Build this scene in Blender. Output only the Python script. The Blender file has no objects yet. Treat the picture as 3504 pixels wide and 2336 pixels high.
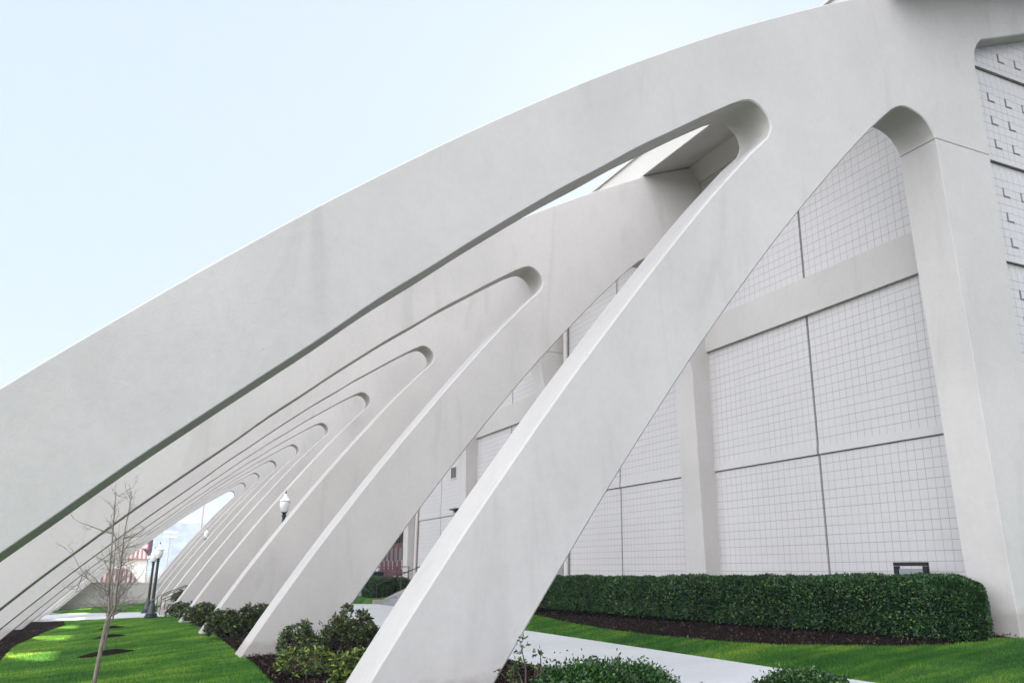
import bpy, bmesh, math, random
import numpy as np
from mathutils import Vector, Matrix, noise
from mathutils.geometry import delaunay_2d_cdt, tessellate_polygon
random.seed(7); RNG=np.random.default_rng(11)
sc=bpy.context.scene; COL=sc.collection
S=8.8; Z0=1.67                       # bay spacing and eye height in metres

# ---------------- camera, sky, sun, exposure ----------------
cd=bpy.data.cameras.new('camera'); cam=bpy.data.objects.new('camera',cd); COL.objects.link(cam)
cd.sensor_width=36; cd.lens=28.79; cd.clip_start=.1; cd.clip_end=6000
r_=Vector((0.910475,-0.413291,0.015049)); u_=Vector((-0.126762,-0.244249,0.961392)); f_=Vector((0.393659,0.87723,0.274772))
m=Matrix((r_,u_,-f_)).transposed().to_4x4(); m.translation=Vector((0,0,Z0)); cam.matrix_world=m
sc.camera=cam
SUN=Vector((1.0,1.47,1.04)).normalized()
EL=math.asin(SUN.z); AZ=math.atan2(SUN.x,SUN.y)
w=bpy.data.worlds.new('World'); sc.world=w; w.use_nodes=True; nt=w.node_tree; nt.nodes.clear()
sky=nt.nodes.new('ShaderNodeTexSky'); sky.sky_type='NISHITA'; sky.sun_disc=False
sky.sun_elevation=EL; sky.sun_rotation=AZ; sky.dust_density=1.0; sky.air_density=1.0; sky.ozone_density=1.0
def wn(k): return nt.nodes.new('ShaderNode'+k)
# hazy bright sky: the clear-sky model thinned by an even veil, plus an added unseen bright patch, left and behind the camera, as fill light
mx=wn('Mix'); mx.data_type='RGBA'; mx.inputs[0].default_value=.985
nt.links.new(sky.outputs[0],mx.inputs[6]); mx.inputs[7].default_value=(1.23,1.43,1.72,1)
tc=wn('TexCoord'); dp=wn('VectorMath'); dp.operation='DOT_PRODUCT'; dp.inputs[1].default_value=(-.86,-.48,.20)
nt.links.new(tc.outputs['Generated'],dp.inputs[0])
mr=wn('MapRange'); mr.interpolation_type='SMOOTHSTEP'; mr.inputs[1].default_value=.08; mr.inputs[2].default_value=.85; mr.inputs[3].default_value=0.0; mr.inputs[4].default_value=1.0
nt.links.new(dp.outputs['Value'],mr.inputs[0])
sm=wn('Mix'); sm.data_type='RGBA'; nt.links.new(mr.outputs[0],sm.inputs[0]); nt.links.new(mx.outputs[2],sm.inputs[6]); sm.inputs[7].default_value=(7.5,7.75,8.5,1)
bg=wn('Background'); bg.inputs['Strength'].default_value=.14
ow=wn('OutputWorld'); nt.links.new(sm.outputs[2],bg.inputs[0]); nt.links.new(bg.outputs[0],ow.inputs[0])
sd=bpy.data.lights.new('sun','SUN'); sd.energy=4.5; sd.angle=math.radians(.55); sd.color=(1,.90,.78)
so=bpy.data.objects.new('sun',sd); COL.objects.link(so); so.rotation_euler=SUN.to_track_quat('Z','Y').to_euler()
sc.view_settings.view_transform='Standard'; sc.view_settings.look='None'; sc.view_settings.gamma=1
sc.view_settings.exposure=2.07
sc.cycles.max_bounces=10; sc.cycles.diffuse_bounces=8

# ---------------- helpers ----------------
def P(x,y,z): return (x*S,y*S,z*S+Z0)
def link(name,me,mat,parent=None,smooth=None):
    o=bpy.data.objects.new(name,me); COL.objects.link(o)
    if mat: me.materials.append(mat)
    if parent: o.parent=parent
    if smooth is not None:
        for p in me.polygons: p.use_smooth=True
        me.set_sharp_from_angle(angle=math.radians(smooth))
    return o
def tag(o,label=None,cat=None,group=None,kind=None):
    if label:o['label']=label
    if cat:o['category']=cat
    if group:o['group']=group
    if kind:o['kind']=kind
    return o
def empty(name,loc,label,cat,group=None):
    o=bpy.data.objects.new(name,None); COL.objects.link(o); o.location=loc; o.empty_display_size=.2
    return tag(o,label,cat,group)
def copy_tree(o,parent=None):
    c=o.copy(); COL.objects.link(c)
    if parent: c.parent=parent
    for ch in list(o.children): copy_tree(ch,c)
    return c
class MB:
    def __init__(s): s.v=[]; s.f=[]
    def add(s,vs,fs):
        n=len(s.v); s.v+= [tuple(v) for v in vs]; s.f+=[tuple(i+n for i in f) for f in fs]
    def box(s,x0,x1,y0,y1,z0,z1):
        s.add([(x0,y0,z0),(x1,y0,z0),(x1,y1,z0),(x0,y1,z0),(x0,y0,z1),(x1,y0,z1),(x1,y1,z1),(x0,y1,z1)],
              [(0,3,2,1),(4,5,6,7),(0,1,5,4),(1,2,6,5),(2,3,7,6),(3,0,4,7)])
    def prism_y(s,poly,y0,y1):       # poly in (x,z), counter-clockwise seen from -y
        n=len(poly); s.add([(p[0],y0,p[1]) for p in poly]+[(p[0],y1,p[1]) for p in poly],
          [tuple(range(n)),tuple(range(2*n-1,n-1,-1))]+[(i,i+n,(i+1)%n+n,(i+1)%n) for i in range(n)])
    def tube(s,pts,rad,n=8,cap=True):
        pts=[Vector(p) for p in pts]; rad=rad if hasattr(rad,'__len__') else [rad]*len(pts); rings=[]; base=len(s.v)
        up=Vector((0,0,1)); prev=None
        for i,p in enumerate(pts):
            d=(pts[min(i+1,len(pts)-1)]-pts[max(i-1,0)]).normalized()
            a=prev-d*prev.dot(d) if prev is not None else d.cross(up if abs(d.z)<.9 else Vector((1,0,0)))
            if a.length<1e-5: a=d.orthogonal()
            a.normalize(); prev=a; b=d.cross(a)
            for k in range(n):
                t=2*math.pi*k/n; s.v.append(tuple(p+(a*math.cos(t)+b*math.sin(t))*rad[i]))
        for i in range(len(pts)-1):
            for k in range(n):
                q=base+i*n; s.f.append((q+k,q+(k+1)%n,q+n+(k+1)%n,q+n+k))
        if cap:
            s.f.append(tuple(base+k for k in range(n))[::-1]); s.f.append(tuple(base+(len(pts)-1)*n+k for k in range(n)))
    def lathe(s,prof,c=(0,0,0),n=20):
        base=len(s.v)
        for r,z in prof:
            for k in range(n):
                t=2*math.pi*k/n; s.v.append((c[0]+r*math.cos(t),c[1]+r*math.sin(t),c[2]+z))
        for i in range(len(prof)-1):
            for k in range(n):
                q=base+i*n; s.f.append((q+k,q+(k+1)%n,q+n+(k+1)%n,q+n+k))
        s.f.append(tuple(base+k for k in range(n))[::-1]); s.f.append(tuple(base+(len(prof)-1)*n+k for k in range(n)))
    def build(s,name,mat,parent=None,smooth=None):
        me=bpy.data.meshes.new(name); me.from_pydata(s.v,[],s.f); me.update()
        o=link(name,me,mat,parent,smooth)
        if parent is not None: # vertices are given in world space: bring them into the parent's frame
            me.transform(Matrix.Translation(-parent.location))
        return o
# node materials
def mat(name,col,rough=.85,spec=.3,build=None):
    m=bpy.data.materials.new(name); m.use_nodes=True; t=m.node_tree; b=t.nodes['Principled BSDF']
    b.inputs['Base Color'].default_value=(*col,1); b.inputs['Roughness'].default_value=rough; b.inputs['Specular IOR Level'].default_value=spec
    if build: build(t,b)
    return m
def N(t,k,**kw):
    n=t.nodes.new('ShaderNode'+k)
    for a,v in kw.items(): setattr(n,a,v)
    return n
def noise_n(t,scale,detail=4,vec=None,rough=.55,dist=0):
    n=N(t,'TexNoise'); n.inputs['Scale'].default_value=scale; n.inputs['Detail'].default_value=detail; n.inputs['Roughness'].default_value=rough
    n.inputs['Distortion'].default_value=dist
    if vec is not None: t.links.new(vec,n.inputs['Vector'])
    return n.outputs['Fac']
def ramp(t,fac,stops):
    n=N(t,'ValToRGB'); e=n.color_ramp.elements
    while len(e)<len(stops): e.new(.5)
    for el,(p,c) in zip(e,stops): el.position=p; el.color=(*c,1) if hasattr(c,'__len__') else (c,c,c,1)
    t.links.new(fac,n.inputs[0]); return n.outputs[0]
def mapped(t,scale,src='Position'):
    g=N(t,'NewGeometry'); mp=N(t,'Mapping'); mp.inputs['Scale'].default_value=scale
    t.links.new(g.outputs['Position'],mp.inputs['Vector']); return mp.outputs[0]
def mixc(t,fac,a,b,mode='MIX'):
    n=N(t,'Mix',data_type='RGBA',blend_type=mode)
    for sock,v in ((n.inputs[0],fac),(n.inputs[6],a),(n.inputs[7],b)):
        if isinstance(v,bpy.types.NodeSocket): t.links.new(v,sock)
        elif hasattr(v,'__len__'): sock.default_value=(*v,1)
        else: sock.default_value=v
    return n.outputs[2]
def bump(t,b,h,strength=.3,dist=.01,normal=None):
    n=N(t,'Bump'); n.inputs['Strength'].default_value=strength; n.inputs['Distance'].default_value=dist
    t.links.new(h,n.inputs['Height'])
    if normal: t.links.new(normal,n.inputs['Normal'])
    t.links.new(n.outputs[0],b.inputs['Normal']); return n.outputs[0]
def mth(t,op,a,b=None,clamp=False):
    n=N(t,'Math',operation=op,use_clamp=clamp)
    for i,v in enumerate((a,b)):
        if v is None: continue
        if isinstance(v,bpy.types.NodeSocket): t.links.new(v,n.inputs[i])
        else: n.inputs[i].default_value=v
    return n.outputs[0]

def concrete(col,stain=.10,grime=True):
    def f(t,b):
        big=ramp(t,noise_n(t,.35,5,mapped(t,(1,1,.8)),.6),[(.35,1-stain*1.3),(.65,1.0)])
        strk=ramp(t,noise_n(t,1.0,4,mapped(t,(1.1,1.1,.22)),.6,1.2),[(.40,1.0),(.56,1.0),(.70,1-stain)])
        fine=ramp(t,noise_n(t,9,5,mapped(t,(1,1,1)),.7),[(.3,.955),(.7,1.02)])
        pits=ramp(t,noise_n(t,11,1,mapped(t,(1,1,1.3)),.4),[(.0,0),(.80,0),(.83,.35)])
        c=mixc(t,1.0,col,big,'MULTIPLY'); c=mixc(t,1.0,c,strk,'MULTIPLY'); c=mixc(t,1.0,c,fine,'MULTIPLY')
        c=mixc(t,pits,c,(.22,.21,.19))
        # soil splash where the concrete enters the beds
        g=N(t,'NewGeometry'); s3=N(t,'SeparateXYZ'); t.links.new(g.outputs['Position'],s3.inputs[0])
        zg=mth(t,'SUBTRACT',mth(t,'MULTIPLY',mth(t,'SUBTRACT',s3.outputs[0],2.4),.075),mth(t,'MULTIPLY',mth(t,'SUBTRACT',s3.outputs[1],18.4),.0135))
        hh=mth(t,'ADD',mth(t,'SUBTRACT',s3.outputs[2],zg),mth(t,'MULTIPLY',noise_n(t,5,4,mapped(t,(1,1,1.5)),.7),-.35))
        c=mixc(t,ramp(t,hh,[(0,.34),(.14,0)]),c,(.17,.13,.10)); t.links.new(c,b.inputs['Base Color'])
        h=mth(t,'ADD',noise_n(t,26,6,mapped(t,(1,1,1)),.7),mth(t,'MULTIPLY',noise_n(t,.9,3,mapped(t,(1,1,1))),2.0))
        bump(t,b,h,.35,.012)
    return f
M_conc=mat('painted_concrete',(.482,.456,.427),.9,.2,concrete((.482,.456,.427),.09))
M_conc2=mat('painted_concrete_dull',(.452,.432,.402),.9,.2,concrete((.452,.432,.402),.08))
M_fascia=mat('fascia_stucco',(.52,.50,.455),.9,.2,concrete((.52,.50,.455),.05))
M_band=mat('smooth_band',(.487,.470,.455),.9,.2,concrete((.487,.470,.455),.04))
def grid_mat(axis,tile,off,zoff,vert=True):
    def f(t,b):
        g=N(t,'NewGeometry'); sp=N(t,'SeparateXYZ'); t.links.new(g.outputs['Position'],sp.inputs[0])
        def line(o,offset,wd):
            fr=mth(t,'FRACT',mth(t,'DIVIDE',mth(t,'SUBTRACT',o,offset-50*tile),tile))
            d=mth(t,'ABSOLUTE',mth(t,'SUBTRACT',fr,.5))
            return mth(t,'GREATER_THAN',d,.5-wd/(2*tile))
        fade=ramp(t,noise_n(t,.8,3,mapped(t,(1.6,1.6,1)),.6),[(.34,.45),(.55,1.0)])
        fade2=ramp(t,noise_n(t,1.3,3,mapped(t,(.35,.35,5)),.6),[(.34,.55),(.52,1.0)])
        hl=mth(t,'MULTIPLY',line(sp.outputs[2],zoff,.0125),fade2)
        if vert:
            vl=mth(t,'MULTIPLY',mth(t,'MULTIPLY',line(sp.outputs[axis],off,.011),fade),.95)
            mask=mth(t,'MAXIMUM',hl,vl)
        else: mask=mth(t,'MULTIPLY',hl,.6)
        br=N(t,'TexWhiteNoise',noise_dimensions='3D')
        fl=N(t,'VectorMath',operation='FLOOR'); dv=N(t,'VectorMath',operation='DIVIDE'); t.links.new(g.outputs['Position'],dv.inputs[0]); dv.inputs[1].default_value=(tile*2,tile*2,tile)
        t.links.new(dv.outputs[0],fl.inputs[0]); t.links.new(fl.outputs[0],br.inputs[0])
        var=ramp(t,br.outputs[0],[(0,.975),(1,1.0)])
        fine=ramp(t,noise_n(t,14,5,mapped(t,(1,1,1)),.7),[(.3,.965),(.7,1.015)])
        c=mixc(t,1.0,(.487,.470,.455),var,'MULTIPLY'); c=mixc(t,1.0,c,fine,'MULTIPLY')
        c=mixc(t,mth(t,'MULTIPLY',mask,.62),c,(.16,.14,.13)); t.links.new(c,b.inputs['Base Color'])
        h=mth(t,'SUBTRACT',mth(t,'MULTIPLY',noise_n(t,40,4,mapped(t,(1,1,1))),.25),mask)
        bump(t,b,h,.5,.008)
    return f
TILE=.0229*S
M_block=mat('scored_block',(.6,.6,.6),.9,.2,grid_mat(1,TILE,1.655*S,.71*S+Z0))
M_blockh=mat('scored_block_courses',(.6,.6,.6),.9,.2,grid_mat(1,TILE,1.655*S,.71*S+Z0,False))
M_block_end=mat('scored_block_end',(.6,.6,.6),.9,.2,grid_mat(0,.0215*S,1.788*S,.969*S+Z0))
M_joint_shade=mat('joint_and_block_shade',(.17,.155,.145),.9)  # dark wall joints, and the painted shade strips around the end-wall blocks
M_pipe=mat('painted_pipe',(.50,.47,.44),.6,.4)
M_maroon=mat('maroon_paint',(.075,.012,.022),.45,.5)
M_rail=mat('dark_rail_paint',(.035,.012,.014),.4,.5)
M_green=mat('dark_green_iron',(.008,.014,.013),.4,.5)
M_black=mat('black_metal',(.006,.006,.007),.5,.4)
M_white=mat('white_panel',(.7,.75,.75),.5,.4)
M_glass=mat('dark_glass',(.05,.055,.06),.08,.6)
M_globe=mat('frosted_globe',(.86,.86,.86),.25,.5,lambda t,b:(setattr(b.inputs['Transmission Weight'],'default_value',.25),setattr(b.inputs['Subsurface Weight'],'default_value',.0)))
M_cap=mat('white_lamp_cap',(.85,.87,.88),.3,.6)
M_step=mat('step_stone',(.30,.33,.37),.85,.2,concrete((.30,.33,.37),.15))
def walkf(t,b):
    n1=ramp(t,noise_n(t,.7,6,mapped(t,(1,1,1)),.65),[(.3,.9),(.7,1.02)])
    n2=ramp(t,noise_n(t,26,4,mapped(t,(1,1,1)),.75),[(.3,.88),(.72,1.05)])
    c=mixc(t,1,(.47,.472,.468),n1,'MULTIPLY'); c=mixc(t,1,c,n2,'MULTIPLY')
    sp=ramp(t,noise_n(t,12,2,mapped(t,(1,1,1)),.5),[(.0,0),(.73,0),(.78,.5)])
    c=mixc(t,sp,c,(.2,.17,.14))
    g=N(t,'NewGeometry'); s3=N(t,'SeparateXYZ'); t.links.new(g.outputs['Position'],s3.inputs[0])
    fr=mth(t,'FRACT',mth(t,'DIVIDE',mth(t,'ADD',s3.outputs[1],100.7),3.05)); jl=mth(t,'GREATER_THAN',mth(t,'ABSOLUTE',mth(t,'SUBTRACT',fr,.5)),.4982)
    c=mixc(t,mth(t,'MULTIPLY',jl,.45),c,(.25,.24,.22)); t.links.new(c,b.inputs['Base Color'])
    bump(t,b,noise_n(t,60,5,mapped(t,(1,1,1)),.7),.4,.004)
M_walk=mat('walk_concrete',(.6,.6,.6),.9,.2,walkf)
def mulchf(t,b):
    c=ramp(t,noise_n(t,38,6,mapped(t,(1,1,1)),.75),[(.32,(.005,.0035,.003)),(.5,(.016,.011,.010)),(.72,(.048,.032,.027))])
    t.links.new(c,b.inputs['Base Color']); bump(t,b,noise_n(t,45,6,mapped(t,(1,1,1)),.8),1.0,.05)
M_mulch=mat('bark_mulch',(.03,.02,.018),1,.0,mulchf)
M_chip=mat('mulch_chip',(.05,.033,.027),.95,.1,lambda t,b:t.links.new(ramp(t,N(t,'NewGeometry').outputs['Random Per Island'],[(0,(.006,.004,.0035)),(.75,(.028,.018,.014)),(.95,(.08,.055,.043)),(1,(.2,.15,.11))]),b.inputs['Base Color']))
def grassf(t,b):
    st=noise_n(t,1.0,4,mapped(t,(.55,3.2,1)),.6,.4); pt=noise_n(t,.45,4,mapped(t,(1,1,1)),.6)
    c=ramp(t,mth(t,'MULTIPLY',mth(t,'ADD',st,pt),.5),[(.37,(.015,.058,.009)),(.5,(.032,.098,.012)),(.62,(.09,.165,.020))])
    fn=ramp(t,noise_n(t,30,5,mapped(t,(1,.6,1)),.8),[(.3,.55),(.7,1.25)])
    c=mixc(t,1,c,fn,'MULTIPLY'); t.links.new(c,b.inputs['Base Color']); bump(t,b,noise_n(t,28,5,mapped(t,(1,.7,1)),.8),.8,.04)
M_grass=mat('lawn',(.04,.13,.01),.9,.15,grassf)
def bladef(t,b):
    st=noise_n(t,1.0,4,mapped(t,(.55,3.2,1)),.6,.4); pt=noise_n(t,.45,4,mapped(t,(1,1,1)),.6)
    c=ramp(t,mth(t,'MULTIPLY',mth(t,'ADD',st,pt),.5),[(.37,(.017,.066,.010)),(.5,(.038,.112,.013)),(.62,(.105,.185,.022))])
    rv=ramp(t,N(t,'NewGeometry').outputs['Random Per Island'],[(0,.6),(1,1.35)])
    c=mixc(t,1,c,rv,'MULTIPLY'); t.links.new(c,b.inputs['Base Color'])
    tr=N(t,'BsdfTranslucent'); t.links.new(mixc(t,1,c,(4.8,3.9,4.5),'MULTIPLY'),tr.inputs['Color']); ms=N(t,'MixShader'); ms.inputs[0].default_value=.5
    out=[n for n in t.nodes if n.type=='OUTPUT_MATERIAL'][0]; t.links.new(b.outputs[0],ms.inputs[1]); t.links.new(tr.outputs[0],ms.inputs[2]); t.links.new(ms.outputs[0],out.inputs['Surface'])
M_blade=mat('grass_blade',(.05,.15,.012),.7,.2,bladef)
M_asph=mat('worn_asphalt',(.13,.125,.12),.95,.15,lambda t,b:t.links.new(ramp(t,noise_n(t,1.5,6,mapped(t,(1,1,1)),.7),[(.3,(.07,.068,.066)),(.7,(.11,.107,.104))]),b.inputs['Base Color']))
def leafm(name,stops,rough=.45):
    return mat(name,stops[0][1],rough,.4,lambda t,b:t.links.new(mixc(t,1,ramp(t,N(t,'NewGeometry').outputs['Random Per Island'],stops),ramp(t,noise_n(t,2.2,4,mapped(t,(1,1,1)),.6),[(.35,.7),(.65,1.2)]),'MULTIPLY'),b.inputs['Base Color']))
M_hedge=leafm('hedge_leaf',[(0,(.006,.028,.010)),(.45,(.016,.058,.016)),(.8,(.038,.10,.023)),(.93,(.08,.14,.028)),(1,(.15,.19,.04))])
M_box=leafm('boxwood_leaf',[(0,(.009,.032,.007)),(.5,(.018,.058,.009)),(1,(.045,.11,.014))])
M_rhodo=leafm('rhododendron_leaf',[(0,(.012,.025,.008)),(.4,(.026,.050,.011)),(.7,(.052,.085,.015)),(.9,(.13,.17,.026)),(1,(.08,.02,.02))],.4)
M_yel=leafm('yellow_green_leaf',[(0,(.018,.032,.008)),(.4,(.05,.085,.012)),(.8,(.15,.21,.022)),(1,(.26,.32,.035))],.45)
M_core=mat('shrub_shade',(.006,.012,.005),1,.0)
M_twig=mat('twig_bark',(.10,.075,.06),.9,.1)
def barkf(t,b):
    c=ramp(t,noise_n(t,14,5,mapped(t,(1,1,.4)),.7),[(.3,(.10,.082,.062)),(.55,(.20,.175,.14)),(.75,(.32,.29,.25))])
    t.links.new(c,b.inputs['Base Color']); bump(t,b,noise_n(t,60,4,mapped(t,(1,1,.4))),.6,.01)
M_bark=mat('pale_bark',(.2,.18,.16),.9,.15,barkf)

# ---------------- terrain ----------------
XN=[-6,-1.0,-.43,.25,.5,.77,1.087,1.2,1.38,1.5,1.75,8]
Z2=[-.30,-.275,-.262,-.190,-.184,-.175,-.155,-.135,-.118,-.100,-.098,-.098]     # at y=2
Z5=[-.36,-.33,-.305,-.236,-.212,-.185,-.158,-.140,-.118,-.100,-.098,-.098]      # at y=5
Z8=[-.40,-.36,-.330,-.268,-.225,-.190,-.160,-.140,-.118,-.100,-.098,-.098]
def gz(x,y):
    a=np.interp(x,XN,Z2); b=np.interp(x,XN,Z5); c=np.interp(x,XN,Z8)
    if y<2: z=a+(a-b)/3*(2-max(y,-1))*.6
    elif y<5: z=a+(b-a)*(y-2)/3
    else: z=b+(c-b)*min((y-5)/3,1.05)
    if y>8.27: z=max(z,-.165)
    if x>1.09 and (3.38<y<4.58 or (4.57<y<5.01 and x<1.225)): z=min(z,-.160)
    return float(z)
def region(name,poly,off,mt,res=.06,kind='structure',crown=0):
    """sheet lying on the terrain, polygon given in bay units"""
    n=len(poly); pts=[Vector(p) for p in poly]; xs=[p[0] for p in poly]; ys=[p[1] for p in poly]
    def inside(x,y):
        c=False; j=n-1
        for i in range(n):
            xi,yi=poly[i]; xj,yj=poly[j]
            if (yi>y)!=(yj>y) and x<(xj-xi)*(y-yi)/(yj-yi)+xi: c=not c
            j=i
        return c
    edge=[]
    for i in range(n):
        a=pts[i]; b=pts[(i+1)%n]; k=max(1,int((b-a).length/res))
        for q in range(k): edge.append(a+(b-a)*(q/k))
    ne=len(edge); E=[(i,(i+1)%ne) for i in range(ne)]
    V=list(edge); x=min(xs)
    while x<max(xs):
        y=min(ys)
        while y<max(ys):
            px,py=x+random.uniform(-.2,.2)*res,y+random.uniform(-.2,.2)*res
            if inside(px,py) and min((Vector((px,py))-e).length for e in edge)>res*.45: V.append(Vector((px,py)))
            y+=res
        x+=res
    vs,_,fs,_,_,_=delaunay_2d_cdt(V,E,[],1,1e-6)
    fs=[f for f in fs if inside(sum(vs[i][0] for i in f)/3,sum(vs[i][1] for i in f)/3)]
    out=[]
    for v in vs:
        d=min((v-e).length for e in edge)
        h=off+crown*min(1,d/.05)+(0 if not crown else (noise.noise(Vector((v.x*9,v.y*9,0)))*.02)*min(1,d/.05))
        out.append((v.x*S,v.y*S,gz(v.x,v.y)*S+Z0+h))
    me=bpy.data.meshes.new(name); me.from_pydata(out,[],[tuple(f) for f in fs]); me.update()
    bm=bmesh.new(); bm.from_mesh(me); bmesh.ops.recalc_face_normals(bm,faces=bm.faces)
    if bm.faces and sum(f.normal.z for f in bm.faces)<0: bmesh.ops.reverse_faces(bm,faces=bm.faces)
    bm.to_mesh(me); bm.free()
    o=link(name,me,mt,None,60); tag(o,kind=kind); return o,inside
# base ground: one sheet, fine near, coarse far
xs=sorted(set([round(v,3) for v in list(np.arange(-1.2,1.9,.06))+[1.09,1.11,1.22,1.24,-71,-40,-25,-12,-6,-3.5,-2,2.5,4,8,16,40,75,105]+XN[1:-1]]))
ys=sorted(set([round(v,3) for v in list(np.arange(-1,8.3,.15))+[3.37,3.39,4.57,4.59,5.0,5.02,-13,-8,-5,-2.5,8.262,8.275,8.6,9.5,11,14,20,40,80,120,150]]))
vv=[(x*S,y*S,gz(x,y)*S+Z0-(.05 if (.79<x<1.07 and y<5.4) or (.79<x<1.245 and 3.3<y<4.5) else 0)) for y in ys for x in xs]; nx=len(xs)
ff=[(j*nx+i,j*nx+i+1,(j+1)*nx+i+1,(j+1)*nx+i) for j in range(len(ys)-1) for i in range(nx-1)]
me=bpy.data.meshes.new('ground'); me.from_pydata(vv,[],ff); me.update()
go=link('ground',me,M_grass,None,60); me.materials.append(M_asph); tag(go,kind='structure')
for p in me.polygons:
    c=p.center
    if c.x<-1.15*S or c.y>8.27*S or c.y<-.75*S or c.x>2.6*S: p.material_index=1
# walkways and beds
walk=[(.77,-1),(1.087,-1),(1.087,3.1),(1.14,3.3),(1.26,3.4),(1.26,4.52),(1.12,4.56),(1.087,4.62),(1.087,5.5),(.45,5.5),(.45,5.24),(.77,5.2)]
_,in_walk=region('walkway',walk,.024,M_walk,.10)
low=[(.245,4.94),(.245,5.50),(.17,5.86),(.134,5.91),(-.32,6.98),(-.75,8.15),(-1.6,8.15),(-.95,6.9),(-.34,5.84)]
_,in_low=region('lower_path',low,.020,M_walk,.08)
bedR=[(.257,.4),(.257,1.6),(.27,1.85),(.278,2.3),(.293,2.9),(.2875,3.62),(.27,4.24),(.255,4.9),(.30,5.12),(.44,5.14),(.765,5.14),(.765,.4)]
_,in_bedR=region('mulch_bed_legs',bedR,.006,M_mulch,.055,crown=.03)
bedL=[(-.9,1.6),(-.26,1.6),(-.285,2.5),(-.30,2.9),(-.338,3.65),(-.32,4.13),(-.30,4.7),(-.255,5.15),(-.30,5.75),(-.62,6.22),(-.9,6.7)]
_,in_bedL=region('mulch_bed_outer',bedL,.006,M_mulch,.06,crown=.03)
bedH=[(1.75,1.085),(1.614,1.095),(1.52,1.11),(1.43,1.145),(1.36,1.22),(1.31,1.305),(1.255,1.41),(1.225,1.52),(1.20,1.75),(1.198,2.0),(1.23,2.3),(1.28,2.6),(1.33,3.2),(1.34,3.45),(1.66,3.45),(1.72,3.4)]
_,in_bedH=region('mulch_bed_hedge',bedH,.006,M_mulch,.05,crown=.03)
rings=[(-.022,1.83,.06),(-.026,2.70,.072),(-.03,3.56,.062),(-.028,4.27,.06),(-.015,6.62,.055)]
for i,(x,y,r) in enumerate(rings):
    region('mulch_ring',[(x+r*(1+.1*math.sin(3*a+i))*math.cos(a),y+r*math.sin(a)) for a in np.linspace(0,2*math.pi,22)[:-1]],.006,M_mulch,.02,crown=.10)
def in_ring(x,y): return any((x-a)**2+(y-b)**2<r*r*1.1 for a,b,r in rings)

# ---------------- buttresses ----------------
TH=.096
top=[(-.80,-.46),(-.72,-.372),(-.62,-.263),(-.53,-.168),(-.45,-.0858),(-.369,-.0019),(-.287,.0795),(-.206,.1583),(-.125,.2348),(-.043,.3089),(.038,.3808),(.119,.4503),(.2,.5176),(.282,.5828),(.363,.6459),(.444,.7069),(.526,.7659),(.607,.8229),(.688,.878),(.77,.9313),(.851,.9828),(.932,1.0325),(1.013,1.0805),(1.095,1.1268),(1.176,1.1716),(1.257,1.2148),(1.339,1.2564),(1.411,1.2925)]
girder=[(1.413,1.2965),(1.609,1.372),(2.1,1.54),(3.0,1.80),(4.2,2.05),(4.2,1.96),(3.0,1.68),(2.2,1.46),(1.901,1.340),(1.728,1.268),(1.710,1.248),(1.697,1.225),(1.690,1.195),(1.690,.9464)]
stub=[(1.413,1.2965),(1.609,1.372),(1.70,1.40),(1.70,.9464)]
arch=[(1.512,.9464),(1.509,.957),(1.500,.972),(1.488,.985),(1.471,.995),(1.450,1.001),(1.430,1.003),(1.410,.998),(1.385,.983),(1.348,.950)]
legR=[(1.3161,.92),(1.2365,.839),(1.1601,.757),(1.0867,.676),(1.0161,.595),(.9482,.513),(.8827,.432),(.8195,.351),(.7583,.269),(.6989,.188),(.6413,.107),(.5851,.025),(.5302,-.056),(.4763,-.137),(.4234,-.219),(.3712,-.3),(.36,-.32)]
legL=[(.188,-.32),(.1985,-.3),(.2429,-.224),(.2889,-.149),(.3366,-.073),(.3859,.003),(.4367,.079),(.4891,.154),(.543,.23),(.5984,.306),(.6553,.381),(.7135,.457),(.7732,.533),(.8343,.609),(.8967,.684),(.945,.738),(.985,.783),(1.012,.810)]
slot=[(1.030,.828),(1.038,.845),(1.039,.858),(1.036,.870),(1.029,.881),(1.019,.890),(1.006,.8965),(.991,.898),(.974,.892)]
sof=[(.95,.880),(.876,.8318),(.802,.7816),(.727,.7291),(.653,.6754),(.579,.6202),(.505,.5628),(.431,.5029),(.356,.4415),(.282,.3788),(.208,.3145),(.134,.2507),(.059,.1864),(-.015,.1215),(-.089,.0539),(-.163,-.0162),(-.237,-.0881),(-.312,-.1616),(-.386,-.2369),(-.46,-.314),(-.53,-.39),(-.60,-.46)]
for i in range(2,len(sof)-2):
    k=(-1)**i*.0003+random.uniform(-.0005,.0005); sof[i]=(sof[i][0]+k,sof[i][1]-k)
def catmull(pts,k=2):
    out=[]
    for i in range(len(pts)-1):
        p0=Vector(pts[max(i-1,0)]);p1=Vector(pts[i]);p2=Vector(pts[i+1]);p3=Vector(pts[min(i+2,len(pts)-1)])
        for q in range(k):
            t=q/k; out.append(tuple(.5*((2*p1)+(-p0+p2)*t+(2*p0-5*p1+4*p2-p3)*t*t+(-p0+3*p1-3*p2+p3)*t**3)))
    out.append(pts[-1]); return out
def inset(poly,c):
    n=len(poly); out=[]
    for i in range(n):
        a=Vector(poly[i-1]);b=Vector(poly[i]);d=Vector(poly[(i+1)%n])
        e1=(b-a).normalized(); e2=(d-b).normalized(); n1=Vector((e1.y,-e1.x)); n2=Vector((e2.y,-e2.x))
        q=(n1+n2); q=q/max(q.length,1e-6); k=c/max(q.dot(n1),.35)
        out.append(tuple(b+q*k))
    return out
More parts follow.
